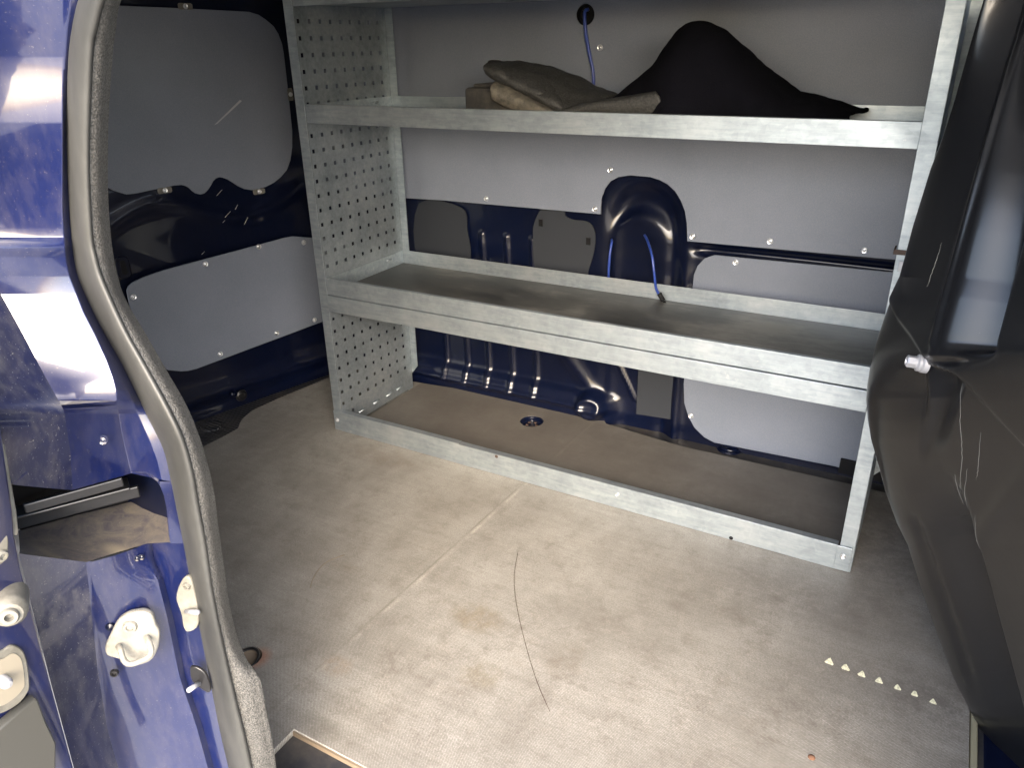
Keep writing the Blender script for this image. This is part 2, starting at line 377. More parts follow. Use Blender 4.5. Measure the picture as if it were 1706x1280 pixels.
# little paint marks and a hair on the floor
for i, q in enumerate(((1382, 1102), (1409, 1112), (1436, 1123), (1465, 1134), (1495, 1145), (1524, 1156), (1555, 1169))):
    s = 1.0 - .05 * i; c0 = at(*q, 'z', .0006)
    pts = [c0 + Vector((dx, dy, 0)) * s * .011 + Vector((rng.uniform(-.0008, .0008), rng.uniform(-.0008, .0008), 0)) for dx, dy in ((-.45, -.75), (.55, -.72), (.72, -.5), (.22, .55), (.0, .85), (-.25, .5), (-.68, -.5))]
    m = plate('paint_mark', pts, (0, 0, 1), .0006, M_yel, fl)
hair = [at(*q, 'z', .0012) for q in ((863, 920), (857, 955), (858, 990), (866, 1035), (880, 1090), (896, 1140), (916, 1186))]
tag(tube('hair', hair, .0005, M_brown, None, 6), 'long thin dark hair lying curved on the middle of the plywood floor', 'hair')
hr2 = [at(*q, 'z', .0012) for q in ((517, 980), (521, 966), (532, 948), (548, 935), (574, 925))]
tag(tube('straw', hr2, .0007, M_plyedge, None, 6), 'short curved brown fibre lying on the floor near the left door seal', 'fibre')
ch = lathe('wood_chip', [(.0001, .003), (.004, .0025), (.006, .001), (.0062, 0)], at(1352, 1263, 'z', .0), (0, 0, 1), mat('orange_chip', (.12, .06, .035), .8), None, 7)
tag(ch, 'small orange-brown chip on the floor near the front of the picture', 'wood chip')

# lashing eye and recessed rings in the floor
def ringpart(c, z, r, name='floor_hole_rim'):
    o = lathe(name, [(r, .0), (r * .98, -.008), (r * .82, -.011), (r * .8, -.0125), (.0005, -.0125)], Vector((c.x, c.y, z)), (0, 0, 1), M_navy, van, 28)
    return o
ringpart(drain, -.0005, .0355); 
for k in range(5):
    a = k * 1.3; p = drain + Vector((math.cos(a) * .016, math.sin(a) * .015, -.0112))
    lathe('debris', [(.0002, .003), (.004, .002), (.006, 0)], p, (0, 0, 1), M_brown, van, 6)
e1 = lathe('ring_cup', [(.0275, 0), (.025, -.008), (.02, -.011), (.0005, -.0125)], Vector((eye.x, eye.y, -.0005)), (0, 0, 1), M_plyedge, van, 24)
tube('lashing_ring', [eye + Vector((math.cos(t) * .022, math.sin(t) * .022, -.004 + .006 * math.sin(t))) for t in np.linspace(0, 2 * math.pi, 13)[:-1]], .003, M_rail, van, 8, 3, closed=True)
c2 = at(1215, 749, 'z', -.012)
tube('lashing_ring', [c2 + Vector((math.cos(t) * .024, math.sin(t) * .018, .006)) for t in np.linspace(0, 2 * math.pi, 13)[:-1]], .0045, M_navy, van, 8, 3, closed=True)
lathe('ring_cup', [(.034, .0), (.03, .005), (.018, .006), (.001, .002)], c2, (0, 0, 1), M_navy, van, 24)
c3 = at(352, 712, 'z', -.012)
lathe('pan_boss', [(.034, .0), (.03, .004), (.014, .005), (.001, .002)], c3, (0, 0, 1), M_pan, van, 24)

# ------------------------------------------------------------------ inner side wall (opposite the door)
def wx(u, v): p = at(u, v, 'y', WY); return p.x, p.z
def seg_dist(X, Z, x0, z0, x1, z1):
    dx, dz = x1 - x0, z1 - z0; t = np.clip(((X - x0) * dx + (Z - z0) * dz) / (dx * dx + dz * dz), 0, 1)
    return np.hypot(X - x0 - t * dx, Z - z0 - t * dz)
def sig(x): return 1 / (1 + np.exp(-x))
xs = np.arange(-.62, 1.80, .006); zs = np.concatenate([np.arange(-.014, .72, .005), np.arange(.72, 1.42, .04)])
X, Z = np.meshgrid(xs, zs)
D = np.zeros_like(X)
for u, vt, vb in ((752, 560, 626), (786, 560, 636), (821, 560, 643), (859, 560, 650), (898, 560, 659)):
    xb, zb = wx(u, vb)
    D += .009 * np.exp(-(seg_dist(X, Z, xb - .006, zb, xb - .022, .53) / .0065) ** 2)
# arch pocket behind the cut-out and the inner box with rounded top
ax0, _ = wx(1003, 400); ax1, _ = wx(1143, 400); _, azt = wx(1070, 293); axc = (ax0 + ax1) / 2; hw = (ax1 - ax0) / 2
def arch(X, Z, hw, top, axc):
    zc = top - hw
    return np.where(Z > zc, np.hypot(X - axc, Z - zc) - hw, np.abs(X - axc) - hw)
A = arch(X, Z, hw, azt, axc)
D -= .035 * sig(-(A + .030) / .011)
A2 = arch(X, Z, hw * .70, azt - .095, axc - .006)
D += .024 * sig(-(A2) / .007)
# rim
# lower right lining sits in a shallow frame
x0r, _ = wx(1150, 560)
D += .012 * np.exp(-((X - x0r + .025) / .016) ** 2) * sig(-(Z - .5) / .02)
# horizontal waist rib on the right
_, zr = wx(1300, 432)
D -= .02 * np.exp(-((Z - zr) / .012) ** 2) * sig((X - ax1 - .03) / .01)
# rolled flange low down and boss
D += .030 * sig((.075 - Z) / .006) * sig(-(X - .72) / .012) * .9
D += .012 * np.exp(-((Z - .035) / .010) ** 2) * sig(-(X - .70) / .012)
bx, bz = wx(990, 672)
R_ = np.hypot(X - bx, (Z - bz) * 1.0)
D += .030 * sig(-(R_ - .042) / .004) - .012 * sig(-(R_ - .024) / .004)
xa, za = wx(942, 590); D += .011 * np.exp(-(seg_dist(X, Z, bx - .01, bz + .04, xa, za) / .024) ** 2)
xa, za = wx(1030, 610); xb, zb = wx(1057, 668); D += .010 * np.exp(-(seg_dist(X, Z, xa, za, xb, zb) / .004) ** 2)
D += .003 * np.sin(X * 9) * np.sin(Z * 13)
rows = [[(X[i, j], WY - D[i, j], Z[i, j]) for j in range(len(xs))] for i in range(len(zs))]
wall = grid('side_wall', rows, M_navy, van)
def lining(name, pts, off, parent, n=(0, -1, 0), th=.004, **kw):
    return plate(name, pts, n, th, M_lining, parent, bev=.0008, **kw)
PY = WY - .034                                         # face of the upper lining board
up_bot = [(675, 330), (740, 334), (1001, 357)]
archp = [(1001, 345), (1002, 330), (1008, 314), (1017, 302), (1030, 295), (1050, 292), (1083, 295), (1099, 300), (1112, 307), (1125, 319), (1134, 334), (1141, 352), (1144, 372), (1145, 402)]
P = [at(u, v, 'y', PY) for u, v in up_bot + archp + [(1190, 406), (1493, 433)]]
x_l = -.33; z_b0 = P[0].z + (P[0].x - x_l) * 0.0
outline = [Vector((x_l, PY, P[0].z + .004)), Vector((x_l, PY, 1.33)), Vector((1.475, PY, 1.33)), Vector((1.475, PY, P[-1].z - .006))] + P[::-1]
hole = at(975, 24, 'y', PY)
lp = plate('lining_panel', outline, (0, -1, 0), .004, M_lining, wall, holes=[circle(hole, (0, -1, 0), .0245, 32)], bev=.0006)
# dark cup behind the hole
lathe('cable_hole', [(.026, 0), (.025, .02), (.001, .022)], hole + Vector((0, .003, 0)), (0, 1, 0), M_dark, wall, 28)
PY2 = WY - .016
lo = [(1154, 478), (1156, 458), (1162, 443), (1173, 431), (1190, 425), (1489, 454)]
lo2 = [(1393, 778), (1190, 738), (1173, 729), (1157, 713), (1147, 695), (1140, 672), (1139, 640)]
P = [at(u, v, 'y', PY2) for u, v in lo]
P2 = [at(u, v, 'y', PY2) for u, v in lo2]
outline = P + [Vector((1.48, PY2, P[-1].z - .003)), Vector((1.48, PY2, P2[0].z - .01))] + P2
lp2 = plate('lining_panel', outline, (0, -1, 0), .004, M_lining, wall, bev=.0006)
bl = at(1410, 772, 'y', PY2 - .004); boxes('edge_clip', [((bl.x - .015, PY2 - .012, bl.z - .03), (bl.x + .09, PY2 - .002, bl.z + .012))], M_dark, wall, .002)
# rivets: domed head in a pressed washer
def rivet(q, y, parent, n=(0, -1, 0), r=.0052, proto=[None]):
    c = at(*q, 'y', y) if not isinstance(q, Vector) else q
    return lathe('rivet', [(r * 1.25, 0), (r * 1.15, .0016), (r * .72, .0004), (r * .55, .0006), (r * .48, .0036), (r * .3, .0046), (.0001, .0048)], c, n, M_rivet, parent, 14)
for q in ((1000, 79), (1017, 283), (810, 331), (991, 348), (1154, 394), (1283, 402), (1440, 417)): rivet(q, PY, wall, r=.0062)
for q in ((1226, 437), (1151, 693)): rivet(q, PY2, wall, r=.0062)
for u, v in ((1619, 17), (1613, 55), (1604, 94), (1596, 133)):  # small pale plates set on the wall as tick marks
    c = at(u, v, 'y', WY - .004); boxes('wall_tick', [((c.x - .012, c.y - .002, c.z - .005), (c.x + .012, c.y + .002, c.z + .005))], M_lining, wall, .001)
# damping pads
shield = [(888, 387), (890, 372), (897, 355), (905, 346), (914, 343), (939, 347), (942, 359), (955, 366), (978, 369), (989, 380), (992, 398), (989, 422), (982, 445), (972, 470), (930, 480), (900, 470), (890, 440)]
sp = [at(u, v, 'y', WY - .008) for u, v in shield]
pad = plate('damping_pad', catmull(sp, 4, True), (0, -1, 0), .003, M_pad, wall)
for q in ((901, 371), (980, 402)):
    c = at(*q, 'y', WY - .0115); boxes('clip', [((c.x - .006, c.y - .002, c.z - .010), (c.x + .006, c.y + .001, c.z + .010))], M_dark, wall)
c = [at(u, v, 'y', WY - .0065) for u, v in ((1064, 600), (1122, 606), (1124, 700), (1060, 690))]
plate('damping_pad', c, (0, -1, 0), .003, M_pad, wall)
c = [at(u, v, 'y', WY - .006) for u, v in ((700, 338), (770, 345), (780, 380), (780, 440), (700, 430))]
plate('damping_pad', catmull([p + Vector((0, -.007, 0)) for p in c], 4, True), (0, -1, 0), .003, M_pad, wall)

# ------------------------------------------------------------------ rear door
RN = Vector((1, -.249, 0)).normalized(); R0 = Vector((-.345, .30, 0))
def rd(u, v, off=0): return atp(u, v, R0 + RN * off, RN)
def rdz(y, z, off=0):
    return Vector((R0.x + (y - R0.y) * .249, y, z)) + RN * off
ys = np.arange(-1.3, .60, .012); zz = np.arange(-.1, 1.39, .010)
Y, Zr = np.meshgrid(ys, zz); Dr = np.zeros_like(Y)
ctr = rd(330, 160)
lo_c = rd(380, 510)
pk = rd(366, 300); pk2 = rd(245, 330)
Dr -= .018 * sig(-(np.abs(Y - ctr.y) - .34) / .012) * sig(-(np.abs(Zr - ctr.z) - .21) / .012)
Dr += .010 * np.exp(-((Zr - pk2.z + .06 + .04 * np.sin(Y * 12)) / .02) ** 2)
Dr += .014 * np.exp(-((Zr - rd(400, 640).z) / .03) ** 2)
Dr += .010 * sig((rd(400, 665).z - Zr) / .006)
Dr += .006 * np.sin(Y * 10 + Zr * 8) * np.sin(Zr * 15)
rows = [[rdz(Y[i, j], Zr[i, j], Dr[i, j]) for j in range(len(ys))] for i in range(len(zz))]
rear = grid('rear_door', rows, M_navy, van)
upo = [(60, 4), (207, 9), (300, 13), (415, 19), (431, 24), (443, 32), (456, 43), (464, 56), (470, 72), (473, 88), (480, 150), (487, 218), (487, 245), (484, 267), (478, 283), (468, 295), (457, 304), (443, 311), (422, 317), (408, 315), (397, 310), (388, 304), (380, 299), (372, 296), (366, 295), (360, 297), (355, 302), (351, 310), (346, 317), (341, 322), (334, 324), (326, 322), (320, 318), (315, 313), (310, 310), (303, 308), (290, 309), (246, 318), (228, 322), (211, 324), (190, 318), (176, 310), (60, 290)]
plate('lining_panel', [rd(u, v, .006) for u, v in upo], RN, .005, M_lining, rear, bev=.0008)
lowo = [(211, 484), (214, 477), (221, 471), (239, 462), (274, 450), (461, 400), (475, 396), (488, 394), (520, 396), (600, 400), (600, 515), (535, 537), (327, 615), (314, 618), (302, 619), (281, 617), (262, 611), (247, 600), (232, 570), (214, 500)]
plate('lining_panel', [rd(u, v, .034) for u, v in lowo], RN, .005, M_lining, rear, bev=.0008)
for q in ((342, 440), (431, 411), (506, 404), (222, 495), (461, 555), (367, 590), (524, 533)): rivet(rd(*q, .034), 0, rear, RN, .0068)
for q in ((275, 317), (432, 319), (309, 10), (484, 157)):
    c = rd(*q, .008); ex, ey, nn = basis(RN); aa, bb = (.020, .008) if q[0] != 484 else (.009, .018)
    plate('panel_clip', [c + ex * x * aa + ey * y * bb for x, y in ((-1, -.6), (-.8, -1), (.8, -1), (1, -.6), (1, .6), (.8, 1), (-.8, 1), (-1, .6))], RN, .003, M_grey, rear, bev=.0008)
    rivet(c, 0, rear, RN, .0055)
# scuffs
c = [rd(u, v, .0069) for u, v in ((357, 208), (362, 206), (403, 168), (400, 166))]
plate('scuff', c, RN, .0006, M_clear, rear)
for a_, b_ in (((361, 326), (370, 316)), ((375, 362), (384, 352)), ((371, 371), (375, 367)), ((392, 349), (396, 341)), ((407, 374), (413, 362)), ((336, 424), (341, 419))):
    tube('scratch', [rd(*a_, .026), rd(*b_, .026)], .0006, mat('bare_scratch', (.7, .66, .55), .3, .5) if 'bare_scratch' not in bpy.data.materials else bpy.data.materials['bare_scratch'], rear, 5, 1)
# slot and lock on the rear door
c = rd(206, 446, .012); ex, ey, nn = basis(RN)
plate('slot_rim', catmull([c + ex * x + ey * y for x, y in ((-.014, -.028), (.014, -.028), (.018, .0), (.014, .028), (-.014, .028), (-.018, 0))], 4, True), RN, .006, M_navy, rear, bev=.002)
plate('slot', catmull([c + RN * .001 + ex * x + ey * y for x, y in ((-.006, -.018), (.006, -.018), (.007, .0), (.006, .018), (-.006, .018), (-.007, 0))], 4, True), RN, .001, M_dark, rear)
c = rd(402, 659, .02)
lathe('latch_plug', [(.02, 0), (.019, .004), (.012, .007), (.010, .004), (.0005, .004)], c, RN, M_rail, rear, 24)
lathe('latch_button', [(.012, 0), (.011, .010), (.006, .016), (.0005, .017)], rd(388, 656, .02), RN, M_navy, rear, 18)

# ------------------------------------------------------------------ roof, cab end and near side shell
boxes('roof_bounce_panel', [((-.5, -.98, 1.345), (1.6, .42, 1.352))], mat('pale_bounce_panel', (.5, .51, .53), .8), van)  # unseen pale sheet added below the roof to bounce light around the interior
boxes('roof', [((-.6, -1.06, 1.36), (2.3, .55, 1.40))], M_navy, van)
boxes('door_header', [((.55, -1.10, 1.31), (1.9, -1.0, 1.36))], M_navy, van, .01)
boxes('cab_wall', [((1.86, -1.06, -.02), (1.9, .55, .45))], M_navy, van)
boxes('sill', [((.3, -1.13, -.32), (1.9, -1.085, -.025))], M_navy, van, .012)

boxes('sill_strip', [((1.682, -.60, -.02), (1.693, -.20, -.003))], mat('cream_foam', (.20, .19, .13), .8), van, .003)
boxes('sill_strip', [((1.702, -.95, -.03), (1.76, .3, -.012))], M_navy, van, .004)
# ------------------------------------------------------------------ door frame: seal
Aline = [(165, -70), (148, -35), (130, 0), (119, 50), (113, 105), (110, 211), (113, 316), (121, 420), (132, 470), (165, 541), (197, 597), (225, 653), (253, 709), (273, 752), (285, 804), (294, 850), (306, 910), (324, 1006), (345, 1111), (366, 1217), (383, 1290), (410, 1400), (430, 1480)]
Bline = [(215, -70), (193, -35), (174, 7), (163, 50), (157, 80), (152, 176), (150, 281), (155, 387), (163, 430), (176, 470), (211, 548), (246, 611), (281, 674), (306, 727), (323, 787), (332, 840), (343, 900), (356, 988), (374, 1076), (394, 1164), (411, 1234), (423, 1290), (445, 1400), (462, 1480)]
Cline = [(240, -70), (216, -35), (199, 8), (193, 50), (188, 90), (181, 200), (180, 316), (186, 404), (197, 463), (211, 502), (246, 562), (278, 618), (310, 674), (331, 724), (346, 773), (357, 822), (364, 880), (373, 940), (381, 1000), (394, 1055), (410, 1097), (433, 1132), (443, 1182), (454, 1234), (462, 1290), (480, 1400), (500, 1480)]
def resample(pts, n):
    P = catmull([Vector((p[0], p[1], 0)) for p in pts], 8); d = [0]
    for a_, b_ in zip(P, P[1:]): d.append(d[-1] + (b_ - a_).length)
    t = np.linspace(0, d[-1], n)
    return list(zip(np.interp(t, d, [p.x for p in P]), np.interp(t, d, [p.y for p in P])))
NS = 220; DY = -1.045
RA, RB, RC = resample(Aline, NS), resample(Bline, NS), resample(Cline, NS)
rb, rl = [], []
trip = [(at(*a_, 'y', DY), at(*b_, 'y', DY - .004), at(*c_, 'y', DY + .022)) for a_, b_, c_ in zip(RA, RB, RC)]
hd = [(1.75, 1.305, 1.75, 1.275, 1.75, 1.25), (1.3, 1.305, 1.3, 1.275, 1.3, 1.25), (1.02, 1.30, 1.03, 1.268, 1.04, 1.245), (.90, 1.27, .92, 1.24, .94, 1.22), (.845, 1.21, .872, 1.19, .895, 1.175)]
hp = [[Vector((h_[2 * k], DY - .004 * (k == 1) + .022 * (k == 2), h_[2 * k + 1])) for h_ in hd] + [trip[0][k]] for k in range(3)]
hp = [catmull(q_, 6)[:-1] for q_ in hp]
for pa, pb, pc in list(zip(*hp)) + trip:
    h = (pb - pa).length * .5
    r = [pa + (pa - CAM).normalized() * .02]
    for t in np.linspace(0, math.pi, 15):
        p = pa.lerp(pb, (1 - math.cos(t)) / 2); p += (CAM - p).normalized() * math.sin(t) * h * .9
        if .55 < t < .85: p -= (CAM - p).normalized() * .0022
        r.append(p)
    r.append(pb + (pb - CAM).normalized() * .02); rb.append(r)
    r = []
    for t in np.linspace(0, 1, 9):
        p = pb.lerp(pc, t); p += (CAM - p).normalized() * (.006 * math.sin(math.pi * min(1, t * 1.15)) + .002)
        r.append(p)
    r.append(pc + (pc - CAM).normalized() * .03); rl.append(r)
seal = grid('door_seal', rb, M_seal, van)
grid('seal_lip', rl, M_lip, seal)

# ------------------------------------------------------------------ door frame: jamb sheet metal
Afn = [(v, u) for u, v in sorted(Aline, key=lambda q: q[1])]
L1 = [(-60, 106), (0, 105), (352, 104), (400, 107), (450, 112), (470, 120), (523, 141), (569, 165), (618, 186), (650, 194), (674, 195), (727, 204), (760, 212), (788, 219)]
L2 = [(-60, -95), (300, -80), (380, -60), (488, 0), (551, 35), (618, 70), (683, 106), (750, 117), (817, 121)]
L0 = [(-60, -200), (400, -170), (600, -80), (700, 0), (770, 8), (808, 22)]
L1y = [(-60, -1.050), (100, -1.050), (200, -1.058), (395, -1.060), (410, -1.066), (428, -1.064), (445, -1.065), (569, -1.076), (655, -1.0875), (668, -1.0885), (682, -1.064), (690, -1.057), (788, -1.056)]
L2y = [(-60, -1.100), (100, -1.102), (200, -1.114), (395, -1.122), (410, -1.136), (428, -1.134), (445, -1.133), (488, -1.120), (551, -1.122), (668, -1.124), (684, -1.132), (692, -1.133), (817, -1.132)]
L0y = [(-60, -1.17), (400, -1.20), (808, -1.205)]
vr = list(np.arange(-60, 390, 22)) + [395, 404, 412, 420, 428, 440, 460, 490, 520, 560, 600, 630, 650, 660, 668, 675, 682, 690]
ends = {0: 808, 1: 817, 2: 789, 3: 800, 4: 804}
def col(k, v):
    if k == 0: return at(interp(v, L0), v, 'y', interp(v, L0y))
    if k == 1: return at(interp(v, L2), v, 'y', interp(v, L2y))
    if k == 2: return at(interp(v, L1), v, 'y', interp(v, L1y))
    a_ = interp(v, Afn)
    if k == 3:
        u1 = interp(v, L1); f = .5 if v < 500 else .5 + .28 * min(1, (v - 500) / 280)
        return at(u1 + (a_ - u1) * f, v, 'y', interp(v, L1y) * .5 + (DY - .002) * .5)
    return at(a_ + 6, v, 'y', DY + .004)
rows = []
for v in vr + [710, 735, 760, 999]:
    r = []
    for k in range(5):
        vv = v if v <= 690 else (690 + (ends[k] - 690) * {710: .2, 735: .45, 760: .7, 999: 1}[v])
        r.append(col(k, vv))
    rows.append(r)
# dirty rear facet (columns 0-1) apart from the cleaner ones
j0 = grid('jamb_rear_facet', [[r[0], r[1]] for r in rows], M_dirty, van)
qp = [[r[0], r[0] + Vector((-.25, -.01, 0)), Vector((-.6, -1.215, r[0].z))] for r in rows]
qp.insert(0, [Vector((qp[0][0].x, qp[0][0].y + .05, 1.37)), Vector((.4, -1.15, 1.37)), Vector((-.6, -1.15, 1.37))])
grid('quarter_panel', qp, M_jamb, van)
j1 = grid('jamb_panel', [r[1:] for r in rows], M_jamb, van, smooth=True)
m = j1.modifiers.new('es', 'EDGE_SPLIT'); m.split_angle = math.radians(60)
bevel(j1, .004, 3, 12); j1.modifiers.move(1, 0)
# strip to the right of the rail pocket
op_r = [(262, 803), (268, 812), (273, 826), (277, 845), (279, 870), (281, 890), (284, 906)]
rows = [[at(u, v, 'y', -1.056), at(interp(v, Afn) + 6, v, 'y', DY + .004)] for u, v in op_r]
grid('jamb_panel', rows, M_jamb, van)
# top lip of the pocket
top_b = [(22, 808, -1.205), (70, 813, -1.17), (121, 817, -1.132), (145, 809, -1.11), (169, 801, -1.09), (194, 794, -1.07), (219, 788, -1.057), (243, 789, -1.056), (264, 804, -1.056), (273, 826, -1.056), (278, 850, -1.056), (283, 904, -1.056)]
T = [at(u, v, 'y', y) for u, v, y in top_b]
back = [p + Vector((-.02, .03, 0)) for p in T]
grid('pocket_lip', [T, back], M_jamb, van)
# lower jamb
rows = []
lowF = {0: [(893, 20), (923, 32), (1048, 62), (1136, 84), (1280, 123), (1420, 165)], 1: [(893, 140), (937, 143), (1006, 151), (1111, 162), (1217, 179), (1280, 197), (1420, 235)], 2: [(893, 242), (935, 246), (964, 262), (1027, 278), (1129, 299), (1210, 327), (1280, 346), (1420, 385)]}
tops = {0: 923, 1: 937, 2: 906, 3: 904, 4: 902}
lowY = {0: -1.19, 1: -1.130, 2: -1.062, 3: -1.056}
for t in np.linspace(0, 1, 26):
    r = []
    for k in range(5):
        v = tops[k] + (1420 - tops[k]) * t
        if k < 3: r.append(at(interp(v, lowF[k]), v, 'y', lowY[k]))
        elif k == 3:
            u2 = interp(v, lowF[2]); r.append(at(u2 + 10, v, 'y', -1.050))
        else: r.append(at(interp(v, Afn) + 6, v, 'y', DY + .004))
    rows.append(r)
grid('jamb_lower_facet', [r[:2] for r in rows], M_dirty, van)
grid('quarter_panel', [[r[0], r[0] + Vector((-.2, -.005, 0)), Vector((-.6, -1.215, r[0].z))] for r in rows], M_jamb, van)
r2 = []
for r in rows:   # a shallow raised pad between folds
    a_, b_ = r[1], r[2]; nn = Vector((.5, -.85, 0)).normalized()
    r2.append([a_, a_.lerp(b_, .06) + nn * .001, a_.lerp(b_, .12) + nn * .004, a_.lerp(b_, .5) + nn * .006, a_.lerp(b_, .86) + nn * .004, a_.lerp(b_, .96), b_, r[3], r[4]])
jl = grid('jamb_panel', r2, M_jamb, van); m = jl.modifiers.new('es', 'EDGE_SPLIT'); m.split_angle = math.radians(50)
# ledge
LZ = .505
led = [at(32, 923, 'y', -1.19), at(87, 931, 'y', -1.16), at(143, 937, 'y', -1.130), at(195, 921, 'y', -1.095), at(246, 906, 'y', -1.062), at(284, 904, 'y', -1.056)]
bk = [at(30, 885, 'z', .53), at(80, 872, 'z', .52), at(130, 858, 'z', .51), at(185, 845, 'z', .505), at(235, 832, 'z', .505), at(285, 825, 'z', .505)]
ledge_rows = [[a_.lerp(b_, t) + Vector((0, 0, -.004 * math.sin(math.pi * t))) for a_, b_ in zip(led, bk)] for t in np.linspace(0, 1, 6)]
grid('pocket_ledge', ledge_rows, M_ledge, van)
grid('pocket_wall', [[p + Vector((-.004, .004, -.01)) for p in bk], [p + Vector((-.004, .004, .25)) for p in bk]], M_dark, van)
# rail and dark pocket
p1, p2 = at(-30, 895, 'z', .545), at(233, 812, 'z', .535)
d = (p2 - p1).normalized(); s = Vector((0, 0, 1)); q = d.cross(s).normalized()
def bar(name, a_, b_, w_, h_, m_, par):
    d = (b_ - a_).normalized(); q = d.cross(Vector((0, 0, 1))).normalized(); u = q.cross(d)
    vs = [p + q * x * w_ / 2 + u * y * h_ / 2 for p in (a_, b_) for x, y in ((-1, -1), (1, -1), (1, 1), (-1, 1))]
    o = mesh_obj(name, vs, [(0, 1, 2, 3), (4, 7, 6, 5), (0, 4, 5, 1), (1, 5, 6, 2), (2, 6, 7, 3), (3, 7, 4, 0)], m_, par); bevel(o, .0015, 2); return o
bar('door_rail', at(-20, 884, 'z', .55), at(232, 818, 'z', .55), .006, .016, M_rail, van)
bar('door_rail', at(0, 862, 'z', .57), at(215, 806, 'z', .57), .03, .004, M_rail, van)
bar('door_rail', at(40, 848, 'z', .59), at(205, 802, 'z', .59), .006, .012, M_rail, van)
ctr_ = at(150, 840, 'y', -1.05)
# inner side sheet that closes the body behind the jamb
blk = [at(u, v, 'y', DY + .03) for u, v in RB[::8]]
inner = [Vector((-.55, DY + .03, 1.37)), Vector((blk[0].x, DY + .03, 1.37))] + blk + [Vector((blk[-1].x, DY + .03, -.3)), Vector((-.55, DY + .03, -.3))]
plate('body_side', inner, (0, -1, 0), .003, M_navy, van)

# ------------------------------------------------------------------ fittings on the jamb
FN = Vector((.66, -.74, .06)).normalized()
def fp(u, v, off=0.0):       # on the lower jamb pad plane
    base = at(230, 1060, 'y', -1.094); return atp(u, v, base + FN * (.012 + off), FN)
so = [(230, 1020), (242, 1020), (254, 1027), (259, 1042), (265, 1054), (265, 1069), (261, 1086), (248, 1104), (214, 1113), (205, 1108), (199, 1100), (178, 1093), (175, 1078), (184, 1057), (196, 1035), (212, 1024)]
striker = plate('striker', catmull([fp(u, v, .008) for u, v in so], 3, True), FN, .009, M_white, van, bev=.002, smooth=False)
def screw(c, n_, r, m_, par, nm='screw'):
    return lathe(nm, [(r, 0), (r, .002), (r * .85, .004), (r * .55, .0042), (r * .5, .001), (.0003, .001)], c, n_, m_, par, 20)
screw(fp(217, 1044, .008), FN, .0085, M_white, striker); screw(fp(226, 1087, .004), FN, .0085, M_white, striker)
tube('striker_loop', [fp(197, 1078, .008), fp(200, 1082, .020), fp(206, 1100, .026), fp(216, 1107, .028), fp(232, 1103, .028), fp(249, 1093, .028), fp(252, 1083, .026), fp(247, 1068, .018), fp(243, 1062, .008)], .0036, M_white, striker, 10, 4)
screw(fp(191, 1121, -.004), FN, .0055, M_rail, van); lathe('pillar_stud', [(.006, 0), (.005, .004), (.0005, .006)], fp(184, 1043, -.002), FN, M_navy, van, 14)
for q in ((173, 949 - 8), (201, 938), (213, 935), (228, 931), (236, 929), (175, 1023), (186, 1020)):
    lathe('weld_mark', [(.0042, 0), (.0036, .0008), (.002, .0003), (.0003, .0012)], fp(*q, -.0095), FN, M_navy, van, 12)
for q in ((172, 733), (139, 750)):
    c = atp(*q, at(q[0], q[1], 'y', -1.088 if q[0] > 160 else -1.112), FN)
    lathe('paint_dent', [(.0062, -.0005), (.005, .0012), (.003, .0004), (.0003, .0015)], c + FN * .001, FN, M_dirty, van, 14)
fo = [(308, 962), (318, 968), (326, 1000), (330, 1030), (326, 1048), (312, 1054), (305, 1045), (302, 1026), (297, 1012), (293, 996), (298, 976)]
gn = Vector((.3, -.95, 0)).normalized()
def gp(u, v, off=0): return atp(u, v, at(315, 1050, 'y', -1.056) + gn * off, gn)
fit = plate('hinge_plate', catmull([gp(u, v, .006) for u, v in fo], 3, True), gn, .006, M_pad if False else M_grey, van, bev=.0015)
screw(gp(312, 976, .006), gn, .005, M_grey, fit); tube('hinge_pin', [gp(310, 1019, .006), gp(330, 1021, .02)], .003, M_bolt, fit, 10, 1)
do = [(316, 1114), (322, 1112), (329, 1114), (338, 1120), (345, 1130), (350, 1149), (347, 1155), (338, 1151), (326, 1142), (318, 1132)]
disc = plate('rubber_stop_plate', catmull([gp(u, v, .008) for u, v in do], 3, True), gn, .004, M_rail, van, bev=.001)
tube('bolt', [gp(332, 1139, .008), gp(314, 1151, .03)], .0034, M_bolt, disc, 12, 1)

# ------------------------------------------------------------------ sliding door edge (open, at the far left)
de = [(0, 560), (0, 700), (10, 770), (22, 850), (25, 893), (35, 950), (62, 1048), (84, 1136), (123, 1280), (165, 1420)]
DN = None
rows = []
for u, v in de:
    a_ = at(u, v, 'y', -1.215); rows.append([a_ + Vector((-.03, .004, 0)), a_, at(u - 30, v, 'y', -1.232), at(u - 160, v, 'y', -1.30), Vector((-.5, -1.33, at(u - 160, v, 'y', -1.30).z))])
sdr = grid('sliding_door', rows, M_jamb, van); bevel(sdr, .003, 2, 12)
c0 = at(35, 950, 'y', -1.215); c1 = at(123, 1280, 'y', -1.215); c2_ = at(-60, 1000, 'y', -1.27)
dn = (c1 - c0).cross(c2_ - c0).normalized()
if dn.dot(CAM - c0) < 0: dn = -dn
def dp(u, v, off=0): return atp(u, v, c0 + dn * off, dn)
ws = [(-12, 690), (2, 700), (14, 770), (28, 850), (32, 885), (30, 893), (22, 893), (16, 850), (4, 770)]
plate('weather_strip', [dp(u, v, .004) for u, v in ws], dn, .006, M_grey, sdr, bev=.0015)
bs = (dn + Vector((.5, 0, 0))).normalized()
lathe('rubber_buffer', [(.0165, -.03), (.0165, 0), (.0155, .006), (.012, .011), (.0085, .0115), (.0085, .015), (.0075, .0165), (.0042, .0165), (.0038, .010), (.0003, .010)], dp(16, 1016, .02), Vector((.86, -.5, .08)), M_grey, sdr, 28)
